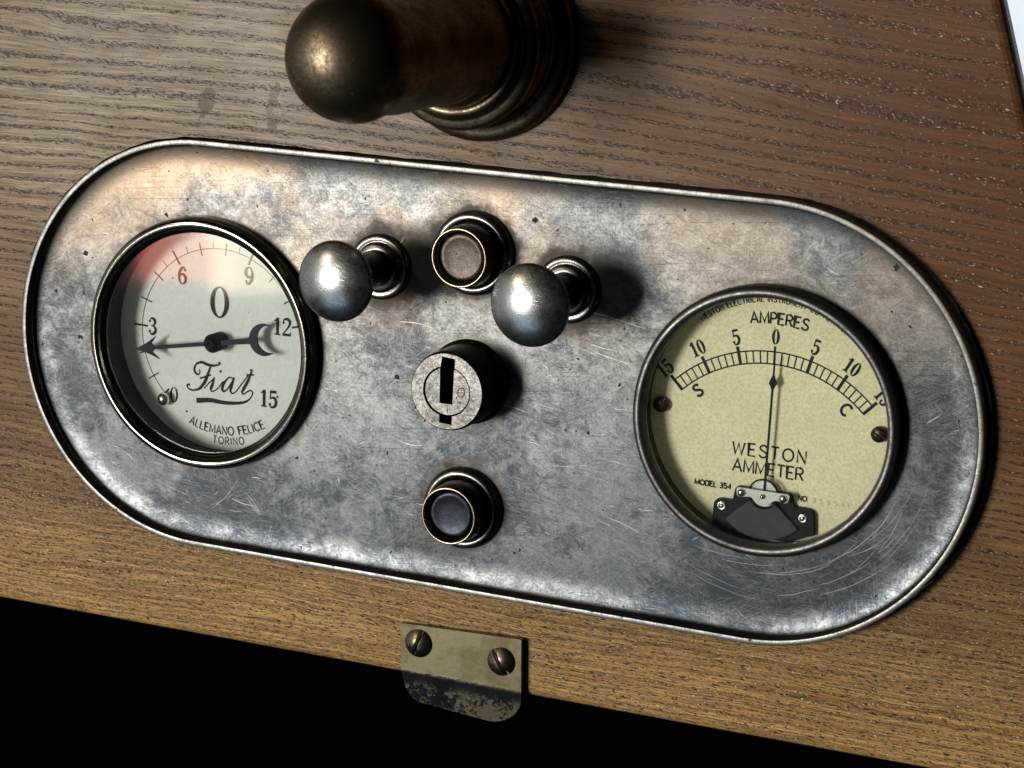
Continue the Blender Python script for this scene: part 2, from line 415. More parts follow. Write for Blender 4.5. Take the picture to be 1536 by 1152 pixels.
def bevel(o, w, seg=2, ang=40):
    b = o.modifiers.new('bevel', 'BEVEL'); b.width = w * MM; b.segments = seg
    b.limit_method = 'ANGLE'; b.angle_limit = math.radians(ang)
    b.harden_normals = False
    return o
def round_poly(pts, r, n=6):
    """round the corners of a polygon; r may be a list"""
    out = []; k = len(pts)
    for i in range(k):
        p0, p1, p2 = Vector(pts[i - 1]), Vector(pts[i]), Vector(pts[(i + 1) % k])
        rr = r[i] if isinstance(r, (list, tuple)) else r
        if rr <= 0: out.append(tuple(p1)); continue
        a = (p0 - p1).normalized(); b = (p2 - p1).normalized()
        rr = min(rr, (p0 - p1).length * .49, (p2 - p1).length * .49)
        A, B = p1 + a * rr, p1 + b * rr
        for j in range(n + 1):
            t = j / n
            out.append(tuple(A * (1 - t) ** 2 + p1 * 2 * t * (1 - t) + B * t * t))
    return out
def smooth_line(pts, n=8):
    P = [Vector(p) for p in pts]
    if len(P) < 3: return P
    out = []
    for i in range(len(P) - 1):
        p0 = P[i - 1] if i else P[0] * 2 - P[1]
        p1, p2 = P[i], P[i + 1]
        p3 = P[i + 2] if i + 2 < len(P) else P[-1] * 2 - P[-2]
        for j in range(n):
            t = j / n
            out.append(0.5 * ((2 * p1) + (p2 - p0) * t + (2 * p0 - 5 * p1 + 4 * p2 - p3) * t * t + (3 * p1 - p0 - 3 * p2 + p3) * t ** 3))
    out.append(P[-1]); return out
class Ink:
    """flat print: ribbons and dots collected into one thin sheet"""
    def __init__(s, z): s.V = []; s.F = []; s.z = z; s.k = 0
    def _z(s):
        s.k += 1; return s.z + 0.0006 * (s.k % 60)
    def ribbon(s, pts, w):
        P = [Vector(p) for p in pts]; z = s._z(); b = len(s.V); n = len(P)
        for i, p in enumerate(P):
            t = (P[min(i + 1, n - 1)] - P[max(i - 1, 0)])
            t = t.normalized() if t.length > 1e-9 else Vector((1, 0))
            q = Vector((-t.y, t.x))
            if 0 < i < n - 1:
                d0 = (P[i] - P[i - 1]).normalized()
                k = max(0.5, abs(d0.dot(t)))
            else: k = 1
            ww = (w(i / (n - 1)) if callable(w) else w) * 0.5 / k
            s.V += [(p.x + q.x * ww, p.y + q.y * ww, z), (p.x - q.x * ww, p.y - q.y * ww, z)]
        for i in range(n - 1):
            a = b + 2 * i; s.F.append((a, a + 1, a + 3, a + 2))
    def line(s, a, b, w): s.ribbon([a, b], w)
    def dot(s, c, r, n=14, ry=None):
        z = s._z(); b = len(s.V)
        for i in range(n):
            a = 2 * PI * i / n; s.V.append((c[0] + r * math.cos(a), c[1] + (ry or r) * math.sin(a), z))
        s.F.append(tuple(range(b, b + n)))
    def ring(s, c, rx, ry, ix, iy, rot=0.0, n=40):
        z = s._z(); b = len(s.V); cr, sr = math.cos(rot), math.sin(rot)
        for i in range(n):
            a = 2 * PI * i / n
            for (p, q) in ((rx, ry), (ix, iy)):
                x, y = p * math.cos(a), q * math.sin(a)
                s.V.append((c[0] + x * cr - y * sr, c[1] + x * sr + y * cr, z))
        for i in range(n):
            j = (i + 1) % n; s.F.append((b + 2 * i, b + 2 * j, b + 2 * j + 1, b + 2 * i + 1))
    def build(s, name, mat, parent):
        me = pyd(s.V, s.F)
        bm = bmesh.new(); bm.from_mesh(me)
        for f in bm.faces:
            f.normal_update()
            if f.normal.z < 0: f.normal_flip()
        bm.to_mesh(me); bm.free()
        return link(name, me, mat, parent)

def ea(cx, cy, rx, ry, a0, a1, n=16):
    return [(cx + rx * math.cos(math.radians(a0 + (a1 - a0) * i / n)), cy + ry * math.sin(math.radians(a0 + (a1 - a0) * i / n))) for i in range(n + 1)]
S_CURVE = smooth_line([(.60, .84), (.48, .97), (.30, 1.0), (.12, .92), (.06, .76), (.16, .61), (.34, .52), (.54, .41), (.62, .24), (.53, .07), (.32, 0.0), (.13, .05), (.02, .20)], 4)
FONT = {  # width, strokes
    'A': (.74, [[(0, 0), (.37, 1), (.74, 0)], [(.13, .34), (.61, .34)]]),
    'C': (.76, [ea(.42, .5, .42, .5, 48, 312)]),
    'D': (.70, [[(0, 0), (0, 1), (.28, 1)] + ea(.28, .5, .42, .5, 90, -90) + [(0, 0)]]),
    'E': (.55, [[(.55, 1), (0, 1), (0, 0), (.55, 0)], [(0, .52), (.46, .52)]]),
    'F': (.53, [[(.53, 1), (0, 1), (0, 0)], [(0, .52), (.44, .52)]]),
    'I': (.04, [[(.02, 0), (.02, 1)]]),
    'K': (.62, [[(0, 0), (0, 1)], [(.6, 1), (0, .42)], [(.2, .6), (.62, 0)]]),
    'L': (.50, [[(0, 1), (0, 0), (.5, 0)]]),
    'M': (.82, [[(0, 0), (.05, 1), (.41, .12), (.77, 1), (.82, 0)]]),
    'N': (.68, [[(0, 0), (0, 1), (.68, 0), (.68, 1)]]),
    'O': (.86, [ea(.43, .5, .43, .5, 90, 452, 28)]),
    'P': (.56, [[(0, 0), (0, 1), (.3, 1)] + ea(.3, .74, .26, .26, 90, -90, 10) + [(0, .48)]]),
    'R': (.60, [[(0, 0), (0, 1), (.3, 1)] + ea(.3, .75, .26, .25, 90, -90, 10) + [(0, .5)], [(.28, .5), (.6, 0)]]),
    'S': (.62, [S_CURVE]),
    'T': (.66, [[(0, 1), (.66, 1)], [(.33, 1), (.33, 0)]]),
    'U': (.66, [[(0, 1), (0, .34)] + ea(.33, .34, .33, .34, 180, 360) + [(.66, 1)]]),
    'W': (1.0, [[(0, 1), (.25, 0), (.5, .92), (.75, 0), (1.0, 1)]]),
    '.': (.08, [[(.0, .05), (.1, .05)]]),
    '3': (.56, [smooth_line([(.03, .9), (.28, 1), (.5, .8), (.38, .56), (.22, .53), (.45, .46), (.55, .25), (.4, .03), (.18, .0), (.0, .12)], 4)]),
    '4': (.62, [[(.46, 0), (.46, 1), (0, .28), (.62, .28)]]),
    '5': (.56, [[(.5, 1), (.1, 1), (.06, .56)], smooth_line([(.06, .56), (.3, .63), (.54, .45), (.54, .2), (.3, 0), (.0, .1)], 4)]),
    ' ': (.34, []),
}
def text_width(t, h, sp): return sum(FONT[c][0] * h + sp for c in t) - sp
def text(ink, t, x, y, h, w, sp, rot=0.0, stretch=1.0):
    """straight text, baseline start (x, y)"""
    cr, sr = math.cos(rot), math.sin(rot); pen = 0.0
    for c in t:
        wd, st = FONT[c]
        for s in st:
            ink.ribbon([(x + (pen + px * h * stretch) * cr - py * h * sr, y + (pen + px * h * stretch) * sr + py * h * cr) for px, py in s], w)
        pen += wd * h * stretch + sp
def text_arc(ink, t, c, r, mid_deg, h, w, sp, up=True, stretch=1.0):
    """text along a circle; up: letters point outwards, else they point to the centre"""
    wid = [FONT[ch][0] * h * stretch for ch in t]
    tot = sum(wid) + sp * (len(t) - 1)
    sgn = -1 if up else 1
    pos = -tot / 2
    for ch, wd in zip(t, wid):
        a = math.radians(mid_deg) + sgn * (pos + wd / 2) / r
        rot = a - PI / 2 if up else a + PI / 2
        bx, by = c[0] + r * math.cos(a), c[1] + r * math.sin(a)
        text(ink, ch, bx - wd / 2 * math.cos(rot), by - wd / 2 * math.sin(rot), h, w, 0, rot, stretch)
        pos += wd + sp
# old-style numerals with thick and thin strokes; unit height, centred
def numeral(ink, t, cx, cy, h, rot=0.0, bold=1.0, cond=1.0):
    wd = {'0': .52, '1': .34, '2': .52, '3': .50, '5': .50, '6': .52, '9': .52}
    tot = sum(wd[c] for c in t) + .10 * (len(t) - 1)
    cr, sr = math.cos(rot), math.sin(rot)
    pen = -tot / 2
    def T(px, py):
        x, y = px * h * cond, (py - .5) * h
        return (cx + x * cr - y * sr, cy + x * sr + y * cr)
    for c in t:
        w = wd[c]; X = lambda q: pen + q
        th, tn = .15 * bold, .055 * bold
        R = lambda pts, f: ink.ribbon([T(X(a), b) for a, b in pts], lambda t_: f(t_) * h)
        if c == '0':
            ctr = T(X(w / 2), .5); ink.ring(ctr, w / 2 * h * cond, .5 * h, (w / 2 - th) * h * cond, (.5 - tn) * h, rot)
        elif c == '1':
            R([(w * .55, 0), (w * .55, 1)], lambda t_: th)
            R([(w * .02, .78), (w * .55, .97)], lambda t_: tn * 1.3)
            R([(0, .03), (w * 1.05, .03)], lambda t_: tn * 1.2)
        elif c == '2':
            R(smooth_line([(.06, .74), (.12, .92), (.27, .985), (.43, .90), (.45, .70), (.30, .40), (.06, .09)], 5), lambda t_: tn + (th - tn) * math.sin(PI * t_) ** 2)
            R([(.03, .065), (.50, .065)], lambda t_: th * .8)
            R([(.49, .03), (.50, .24)], lambda t_: tn)
            ink.dot(T(X(.09), .75), .075 * h)
        elif c == '3':
            R(smooth_line([(.06, .80), (.16, .97), (.31, .96), (.41, .78), (.32, .58), (.18, .53)], 5), lambda t_: tn + (th - tn) * max(0, math.sin(PI * (t_ - .15) / .7)) if .15 < t_ < .85 else tn)
            R(smooth_line([(.18, .53), (.36, .48), (.45, .27), (.34, .06), (.18, .02), (.05, .18)], 5), lambda t_: tn + (th - tn) * math.sin(PI * t_) ** 1.5)
            ink.dot(T(X(.08), .80), .075 * h); ink.dot(T(X(.08), .20), .08 * h)
        elif c == '5':
            R([(.11, .97), (.11, .50)], lambda t_: tn * 1.2)
            R([(.09, .93), (.46, .95)], lambda t_: th * .9)
            R(smooth_line([(.10, .50), (.22, .60), (.38, .55), (.45, .33), (.36, .09), (.18, .02), (.05, .15)], 5), lambda t_: tn + (th - tn) * math.sin(PI * t_) ** 1.4)
            ink.dot(T(X(.09), .19), .085 * h)
        elif c in '69':
            k = (lambda a, b: (a, b)) if c == '6' else (lambda a, b: (w - a, 1 - b))
            R([k(*q) for q in smooth_line([(.45, .84), (.36, .97), (.22, .93), (.09, .66), (.07, .34), (.15, .08), (.26, .02)], 5)], lambda t_: tn + (th - tn) * math.sin(PI * min(1, t_ * 1.05)) ** 1.5)
            R([k(*q) for q in smooth_line([(.09, .38), (.18, .55), (.32, .58), (.45, .40), (.44, .18), (.34, .04), (.26, .02)], 5)], lambda t_: tn + (th - tn) * math.sin(PI * t_) ** 1.5)
            a, b = k(.42, .83); ink.dot(T(X(a), b), .075 * h)
        pen += w + .10
def screw_head(r, h, slot, depth, rot, rim=0.35):
    """domed slotted head with a real slot"""
    e = 0.02
    xs = sorted(set([-slot / 2 - e, -slot / 2, slot / 2, slot / 2 + e] + [slot / 2 + e + (r - slot / 2 - e) * (1 - math.cos(PI / 2 * i / 9)) ** 1.0 * 1.0 for i in range(1, 10)] +
                    [-(slot / 2 + e + (r - slot / 2 - e) * (1 - math.cos(PI / 2 * i / 9))) for i in range(1, 10)]))
    xs = sorted(set([x for x in xs if abs(x) <= r * 0.9999] + [-r * .9999, r * .9999]))
    ny = 20; V = []; F = []
    cr, sr = math.cos(rot), math.sin(rot)
    for x in xs:
        yl = math.sqrt(max(0, r * r - x * x))
        for j in range(ny + 1):
            y = yl * math.sin(PI / 2 * (2 * j / ny - 1))
            d = math.hypot(x, y) / r
            z = rim + h * (1 - d * d)
            if abs(x) <= slot / 2 + 1e-6: z = rim + h - depth
            V.append((x * cr - y * sr, x * sr + y * cr, z))
    for i in range(len(xs) - 1):
        for j in range(ny):
            a = i * (ny + 1) + j
            F.append((a, a + ny + 1, a + ny + 2, a + 1))
    k = len(V); n = 48
    for i in range(n):
        a = 2 * PI * i / n
        V += [(r * math.cos(a), r * math.sin(a), rim), (r * math.cos(a), r * math.sin(a), -0.6)]
    for i in range(n):
        j = (i + 1) % n; F.append((k + 2 * i, k + 2 * i + 1, k + 2 * j + 1, k + 2 * j))
    return fix(pyd(V, F))

# ------------------------------------------------------------------ setting: wood panel, daylight beyond
HALF, RAD = 70.0, 49.7
def stadium(off, n=64, du=0.0, dv=0.0, jit=0.0):
    r = RAD + off; out = []
    for i in range(n + 1):
        a = -PI / 2 + PI * i / n; out.append((HALF + r * math.cos(a), r * math.sin(a)))
    for k in range(1, 40): out.append((HALF - 2 * HALF * k / 40, r))
    for i in range(n + 1):
        a = PI / 2 + PI * i / n; out.append((-HALF + r * math.cos(a), r * math.sin(a)))
    for k in range(1, 40): out.append((-HALF + 2 * HALF * k / 40, -r))
    return [(x + du + random.uniform(-jit, jit), y + dv + random.uniform(-jit, jit)) for x, y in out]
def wood_n(u, v=0): return -2.4 - u / 54.0
E_R = lambda v: 114.0 + (94.2 - v) * 0.315
outer = round_poly([(-190, -72.9), (150, -72.9), (150, -20), (E_R(0), 0), (E_R(150), 150), (-190, 150)], 0)
wood = slab([outer, stadium(0.42, du=0.38, dv=0.12, jit=0.16)], 0.0, -12.0, True, zf=lambda x, y: wood_n(x))
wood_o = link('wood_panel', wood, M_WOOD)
wood_o.rotation_euler = (PI / 2, 0, 0)
b = bevel(wood_o, 2.2, 4, 60)
# only the outer edge is rounded over; the cut-out stays sharp
vg = wood_o.vertex_groups.new(name='outer')
vg.add([v.index for v in wood.vertices if any(abs(v.co.x / MM - p[0]) < .01 and abs(v.co.y / MM - p[1]) < .01 for p in outer)], 1.0, 'REPLACE')
mod = wood_o.modifiers['bevel']; mod.limit_method = 'VGROUP'; mod.vertex_group = 'outer'
wood_o['kind'] = 'structure'
wood_o['label'] = 'brown open-grained wooden dashboard around the metal panel'

Msky = Mat('pale_daylight')
em = Msky.node('ShaderNodeEmission')
Msky.put(em.inputs[0], Msky.mix(Msky.rng(Msky.noise(0.004, None, 3.0), 0.35, 0.65), (0.80, 0.90, 1.0), (0.95, 0.97, 1.0)))
em.inputs[1].default_value = 0.95
Msky.put(Msky.out.inputs[0], em.outputs[0])
sky = link('sky', pyd([(-700, -150, 0), (900, -150, 0), (900, 900, 0), (-700, 900, 0)], [(0, 1, 2, 3)]), Msky.m)
sky.rotation_euler = (PI / 2, 0, 0); sky.location = W(0, 0, -1500)
sky['kind'] = 'structure'

# ------------------------------------------------------------------ metal plate (a shallow tray)
FACE = -3.8
PG = (-69.3, 0.6); AM = (71.4, 0.6)
plate = empty('instrument_panel_plate', 0, 0, 0, 'worn nickel-plated oblong plate with raised rim carrying the gauges and knobs', 'metal plate')
fil = 3.0
lp = [stadium(-7.58), circle(PG[0], PG[1], 29.2, 128), circle(AM[0], AM[1], 28.9, 128)]
face_o = link('plate_face', slab(lp, FACE), M_PLATE, plate)
prof = [(0.0, -12.0), (0.0, -0.16), (-0.04, -0.05), (-0.14, 0.0), (-1.14, 0.0), (-1.24, -0.05), (-1.28, -0.16), (-1.28, FACE + 1.75),
        (-1.33, FACE + 1.35), (-1.46, FACE + 1.02), (-1.72, FACE + 0.78), (-2.2, FACE + 0.60), (-2.9, FACE + 0.42), (-3.8, FACE + 0.245), (-4.8, FACE + 0.115), (-5.8, FACE + 0.042), (-6.8, FACE + 0.008), (-7.6, FACE)]
V = []; F = []; K = None
for off, z in prof:
    ring = stadium(off); K = len(ring)
    V += [(x, y, z) for x, y in ring]
for i in range(len(prof) - 1):
    for j in range(K):
        a = i * K + j; b_ = i * K + (j + 1) % K
        F.append((a, b_, b_ + K, a + K))
rim_me = fix(pyd(V, F))
rim_o = link('rim', rim_me, M_RIM, plate, True)
rim_me.materials.append(M_PLATE)
for i_, p_ in enumerate(rim_me.polygons):
    if i_ // K >= 9: p_.material_index = 1
# hairline scratches: long sweeps round the right-hand gauge, short ones all over
k = Ink(FACE + 0.012)
rs = random.Random(21)
def hair(pts, w): k.ribbon(smooth_line(pts, 6), lambda t: w * (0.25 + 0.75 * math.sin(PI * min(1, t * 0.9 + 0.08))))
for i in range(20):
    r0 = rs.uniform(33.5, 41); rs.random(); a0 = rs.uniform(-118, -40); da = rs.uniform(8, 34); dr = rs.uniform(-3.0, 2.4)
    pts = []
    for j in range(6):
        t = j / 5; a = math.radians(a0 + da * t); r = r0 + dr * t + rs.uniform(-.12, .12)
        pts.append((AM[0] + r * math.cos(a), AM[1] + r * math.sin(a)))
    if all(-43 < y < 43 for _, y in pts): hair(pts, rs.uniform(0.04, 0.11))
for i in range(60):
    x, y = rs.uniform(-100, 95), rs.uniform(-41, 40)
    if math.hypot(x - PG[0], y) < 34 or math.hypot(x - AM[0], y) < 34 or math.hypot(max(0, abs(x) - HALF), y) > 41: continue
    a = rs.choice((rs.gauss(-0.05, 0.12), rs.uniform(-1.4, 1.4))); L_ = rs.choice((rs.uniform(1, 4), rs.uniform(3, 13)))
    b2 = rs.uniform(-.08, .08) * L_
    pts = [(x - math.cos(a) * L_ / 2, y - math.sin(a) * L_ / 2), (x - math.sin(a) * b2, y + math.cos(a) * b2), (x + math.cos(a) * L_ / 2, y + math.sin(a) * L_ / 2)]
    if all(math.hypot(q[0] - PG[0], q[1]) > 32 and math.hypot(q[0] - AM[0], q[1]) > 32 and math.hypot(max(0, abs(q[0]) - HALF), q[1]) < 43 for q in pts): hair(pts, rs.uniform(0.05, 0.14))
k.build('scratches', M_HAIR, plate)['kind'] = 'stuff'

# ------------------------------------------------------------------ pressure gauge (left)
pg = empty('pressure_gauge', PG[0], PG[1], FACE, 'round oil pressure gauge with pale dial and black crescent-tailed needle, left end', 'gauge')
Z = lambda n: n - FACE          # panel n -> height above the plate face
link('bezel', lathe([(30.5, Z(-5)), (30.75, Z(-3)), (30.7, Z(-1.2)), (30.3, Z(0.0)), (29.6, Z(0.55)), (28.9, Z(0.6)), (28.45, Z(0.35)), (28.2, Z(-0.2)), (27.9, Z(-0.9)), (27.4, Z(-1.3)), (26.9, Z(-1.5)), (26.85, Z(-2.2)), (27.6, Z(-2.7))], 128), M_BEZ_P, pg, True)
link('case', lathe([(27.6, Z(-2.7)), (28.0, Z(-3.2)), (28.1, Z(-10.3))], 96), M_DARK, pg, True)
DZ = Z(-10.2)
dial = link('dial_face', slab([circle(0, 0, 28.1)], DZ), M_PAPER_P, pg)
k = Ink(DZ + 0.05)
k.ribbon(arcp((0, 0), 21.9, 226, 18, 110), 0.2)
tick_a = {0: 226, 1: 212.5, 2: 196, 3: 178.5, 4: 161, 5: 142.5, 6: 124, 7: 105, 8: 86.5, 9: 68, 10: 49, 11: 31, 12: 14}
for i, a in tick_a.items():
    a = math.radians(a); big = i % 3 == 0
    k.line((20.3 * math.cos(a), 20.3 * math.sin(a)), ((24.2 if big else 23.6) * math.cos(a), (24.2 if big else 23.6) * math.sin(a)), 0.5 if big else 0.34)
    if 5 <= i <= 8:
        h_ = a - math.radians(9.3); k.line((21.9 * math.cos(h_), 21.9 * math.sin(h_)), (23.6 * math.cos(h_), 23.6 * math.sin(h_)), 0.2)
k.build('tick_marks', M_INK, dial)
k = Ink(DZ + 0.05)
for t, x, y, h in (('0', -12.7, -15.9, 3.9), ('3', -19.0, 0.6, 4.1), ('6', -10.7, 14.2, 4.2), ('9', 7.8, 16.2, 4.2), ('12', 17.2, 4.8, 4.2), ('15', 13.9, -13.4, 4.2)):
    numeral(k, t, x, y, h, 0.0, 1.25 if t != '0' else 0.85, 1.12 if t != '0' else 1.15)
k.ring((-0.2, 8.8), 2.65, 3.9, 1.35, 3.5, 0.0)
k.dot((16.2, -12.6), 0.3); k.dot((-13.4, 13.3), 0.22); k.dot((-9.0, -19.6), 0.3)
k.build('numerals', M_INK, dial)
k = Ink(DZ + 0.05)
sw = lambda a, b: (lambda t: a + (b - a) * math.sin(PI * t))
S1 = lambda pts, w: k.ribbon(smooth_line(pts, 7), (lambda t: 1.3 * w(t)) if callable(w) else 1.3 * w)
S1([(-5.7, -8.6), (-5.4, -9.2), (-5.9, -9.9), (-6.7, -9.5), (-7.0, -8.5), (-6.4, -7.3), (-4.9, -6.7), (-3.2, -7.1), (-1.5, -7.1), (-0.2, -6.7), (0.2, -6.3), (-0.4, -6.1)], lambda t: 0.28 + 0.32 * math.exp(-((t - .62) / .16) ** 2) + .2 * math.exp(-((t - .3) / .1) ** 2))
S1([(-2.3, -7.2), (-3.1, -9.2), (-4.0, -11.5), (-5.4, -13.3), (-7.1, -14.0), (-8.5, -13.8), (-9.0, -13.0), (-8.4, -12.6)], lambda t: 0.3 + 0.38 * math.exp(-((t - .28) / .22) ** 2))
k.dot((-8.45, -12.75), 0.33)
S1([(-5.4, -10.8), (-3.9, -10.2), (-2.3, -9.5)], 0.35)
S1([(-4.2, -13.2), (-2.8, -11.6), (-1.3, -10.2)], 0.26)
S1([(-1.3, -10.0), (-1.9, -12.0), (-2.3, -13.1), (-1.8, -13.6), (-0.4, -12.7), (1.1, -10.7)], lambda t: 0.26 + 0.38 * math.exp(-((t - .25) / .2) ** 2))
k.dot((0.4, -8.3), 0.33)
S1([(3.9, -9.7), (2.8, -9.5), (1.6, -10.8), (0.9, -12.4), (1.3, -13.2), (2.3, -12.5), (3.6, -10.5), (4.2, -9.3)], lambda t: 0.26 + 0.34 * math.exp(-((t - .42) / .18) ** 2))
S1([(4.2, -9.3), (3.5, -11.4), (3.2, -12.7), (3.7, -13.4), (4.7, -12.8), (6.3, -10.7), (8.0, -8.4)], lambda t: 0.26 + 0.36 * math.exp(-((t - .2) / .2) ** 2))
S1([(9.0, -7.2), (8.2, -9.3), (7.0, -11.6), (6.4, -12.8), (7.0, -13.1), (8.4, -12.1), (9.3, -12.3), (9.1, -13.4), (7.8, -14.8), (5.4, -15.6), (1.4, -16.0), (-2.4, -15.9), (-6.3, -16.5)],
   lambda t: 0.28 + 0.36 * math.exp(-((t - .14) / .12) ** 2) + 0.75 * max(0, (t - .62) / .38) ** 0.8)
S1([(7.5, -8.3), (9.6, -8.0)], 0.34); S1([(8.5, -6.95), (9.3, -6.9)], 0.34)
k.build('script_lettering', M_INK, dial)
k = Ink(DZ + 0.05)
text_arc(k, 'ALLEMANO FELICE', (0.6, 0.6), 24.7, -85.5, 2.05, 0.33, 0.48, False, 0.86)
text_arc(k, 'TORINO', (0.6, 0.6), 27.1, -85, 1.75, 0.27, 0.62, False, 0.9)
k.build('maker_lettering', M_INK, dial)
# needle: arrow with swept barbs, crescent counterweight, domed hub
NZ = Z(-6.3)
na = math.radians(190.5)
d_ = Vector((math.cos(na), math.sin(na))); q_ = Vector((-d_.y, d_.x)); hub = Vector((0.2, -0.7))
P2 = lambda a, b: tuple(hub + d_ * a + q_ * b)
arrow = [P2(22.2, 0), P2(18.6, 1.3), P2(15.6, 2.9), P2(17.3, 1.1), P2(16.6, .42), P2(2, .5), P2(2, -.5), P2(16.6, -.42), P2(17.3, -1.1), P2(15.6, -2.9), P2(18.6, -1.3)]
ptr = link('pointer', slab([arrow], NZ, NZ - 0.4), M_NEEDLE, pg)
cc = hub - d_ * 14.2
ang0 = math.degrees(na)
cres = arcp(cc, 3.95, ang0 - 122, ang0 + 122, 40) + arcp(cc - d_ * 1.55, 3.35, ang0 + 100, ang0 - 100, 40)
tail = [P2(-2, .55), P2(-10.6, .75), P2(-10.6, -.75), P2(-2, -.55)]
link('crescent_tail', slab([cres], NZ, NZ - 0.5), M_NEEDLE, ptr)
link('tail_bar', slab([tail], NZ - 0.02, NZ - 0.5), M_NEEDLE, ptr)
link('hub', lathe([(2.3, DZ), (2.3, NZ + .2), (2.0, NZ + .6), (1.3, NZ + .8), (1.2, NZ + 1.4), (0.7, NZ + 1.7), (0.55, NZ + 1.3), (0, NZ + 1.3)], 40, hub.x, hub.y), M_NEEDLE, ptr, True)
link('stop_pin', lathe([(.8, DZ), (.9, DZ + 0.9), (1.5, DZ + 1.2), (1.65, DZ + 1.7), (1.3, DZ + 2.4), (0.7, DZ + 2.8), (0, DZ + 2.9)], 28, -14.7, -16.9), M_RIVET, pg, True)
link('glass', slab([circle(0, 0, 27.2)], Z(-2.0), Z(-2.1)), M_GLASS, pg)

# ------------------------------------------------------------------ ammeter (right)
am = empty('ammeter', AM[0], AM[1], FACE, 'round ammeter with yellowed dial and thin needle at zero, right end', 'gauge')
link('bezel', lathe([(30.0, Z(-5)), (30.2, Z(-3)), (30.15, Z(-1.0)), (29.9, Z(-0.1)), (29.4, Z(0.5)), (28.8, Z(0.75)), (28.2, Z(0.6)), (27.75, Z(0.1)), (27.45, Z(-0.9)), (27.35, Z(-2.2))], 128, wob=0.05), M_BEZ_A, am, True)
link('case', lathe([(27.4, Z(-2.2)), (27.9, Z(-2.6)), (28.2, Z(-7.1))], 96), M_DARK, am, True)
DA = Z(-7.0); ox = -0.5           # the dial sits half a millimetre left of the bezel
dial = link('dial_face', slab([circle(0, 0, 28.2)], DA), M_PAPER_A, am)
AC = (0.2 + ox, -17.7)
def pol(r, deg): return (AC[0] + r * math.sin(math.radians(deg)), AC[1] + r * math.cos(math.radians(deg)))
k = Ink(DA + 0.05)
for r in (32.35, 29.6): k.ribbon([pol(r, -44.3 + 88.6 * i / 90) for i in range(91)], 0.32)
for i in range(-15, 16):
    a = i * 2.95; big = i % 5 == 0
    k.line(pol(29.5, a), pol(33.6 if big else 32.4, a), (0.5 if i == 0 else 0.72) if big else 0.30)
k.build('scale_marks', M_INK, dial)
k = Ink(DA + 0.05)
for t, i in (('15', -15), ('10', -10), ('5', -5), ('0', 0), ('5', 5), ('10', 10), ('15', 15)):
    a = i * 2.95; x, y = pol(35.7, a)
    numeral(k, t, x, y, 3.4, -math.radians(a), 1.25, 1.0)
k.build('numerals', M_INK, dial)
k = Ink(DA + 0.05)
text_arc(k, 'AMPERES', AC, 38.5, 89.2, 2.45, 0.45, 0.42, True, 0.95)
for t, a in (('S', -38.3), ('C', 38.0)):
    x, y = pol(27.2, a); r_ = -math.radians(a)
    wd = FONT[t][0] * 2.7
    text(k, t, x - wd / 2 * math.cos(r_) + 1.1 * math.sin(r_), y - wd / 2 * math.sin(r_) - 1.1 * math.cos(r_), 2.6, 0.58, 0, r_)
w_ = text_width('WESTON', 2.75, 0.95); text(k, 'WESTON', 0.5 + ox - w_ / 2, -9.35, 2.75, 0.42, 0.95)
w_ = text_width('AMMETER', 2.75, 0.52); text(k, 'AMMETER', 0.5 + ox - w_ / 2, -13.25, 2.75, 0.42, 0.52)
text(k, 'MODEL 354', -16.1 + ox, -17.6, 1.15, 0.34, 0.26, 0.0, 1.0)
text(k, 'NO.', 7.9 + ox, -17.8, 1.1, 0.30, 0.22)
k.build('lettering', M_INK, dial)
k = Ink(DA + 0.05)
text_arc(k, 'WESTON ELECTRICAL INSTRUMENT CO. NEWARK', (ox, 0), 25.6, 92, 1.25, 0.24, 0.30, True, 0.8)
k.build('rim_lettering', M_INK, dial)
k = Ink(DA + 0.05)
for i, ch in enumerate('353541'):
    text(k, ch if ch in FONT else 'I', 11.2 + ox + i * 1.6, -17.9, 1.1, 0.16, 0)
k.build('faint_serial_number', M_INKB, dial)
for sx_ in (-1, 1):
    s_ = link('dial_screw', screw_head(1.75, 0.55, 0.42, 0.5, 2.6 if sx_ < 0 else 1.1), M_BARREL, am, True)
    s_.location = Vector((sx_ * 24.9 + ox, -0.3, DA + 0.9)) * MM
# movement: black housing, fan-shaped cover, riveted bridge
o2 = (ox + 0.3, 0.3)
sh = lambda pts, dx, dy: [(x + dx, y + dy) for x, y in pts]
hous = round_poly(sh([(-11.4, -26.0), (-11.3, -20.0), (-7.0, -20.0), (-6.5, -16.6), (6.2, -16.6), (7.0, -19.4), (11.6, -19.4), (12.0, -25.2), (6, -27.6), (-5, -27.6)], *o2), [0, 1.8, .6, 1.0, 1.0, .6, 1.8, 0, 0, 0])
hs = bevel(link('movement_housing', slab([hous], DA + 1.4, DA), M_BLACK, am), 0.3)
fan = [(-2.9, -19.2)] + [(0.0 + 2.3 * math.cos(math.radians(a)), -18.6 + 1.9 * math.sin(math.radians(a))) for a in range(200, 341, 10)] + [(2.7, -19.2)] + arcp((0, -16.2), 11.6, -44, -136, 20)
fan = [p for p in fan if math.hypot(p[0], p[1]) < 27.9]
bevel(link('fan_cover', slab([sh(fan, ox + .5, .4)], DA + 2.3, DA + 1.3), M_FAN, am), 0.25)
for x, y in ((-9.4, -21.5), (9.3, -21.6)):
    rv = link('rivet', lathe([(1.05, DA + 1.35), (1.0, DA + 1.7), (.72, DA + 1.75), (.66, DA + 1.6), (.5, DA + 1.9), (0, DA + 2.05)], 20, x + o2[0], y + o2[1]), M_RIVET, am, True)
bridge = round_poly(sh([(-6.3, -16.7), (6.1, -16.7), (5.6, -18.9), (2.6, -18.4), (1.2, -20.0), (-1.2, -20.0), (-2.6, -18.4), (-6.0, -18.9)], ox + .75, .7), [1.0, 1.0, 1.0, .9, .9, .9, .9, 1.0])
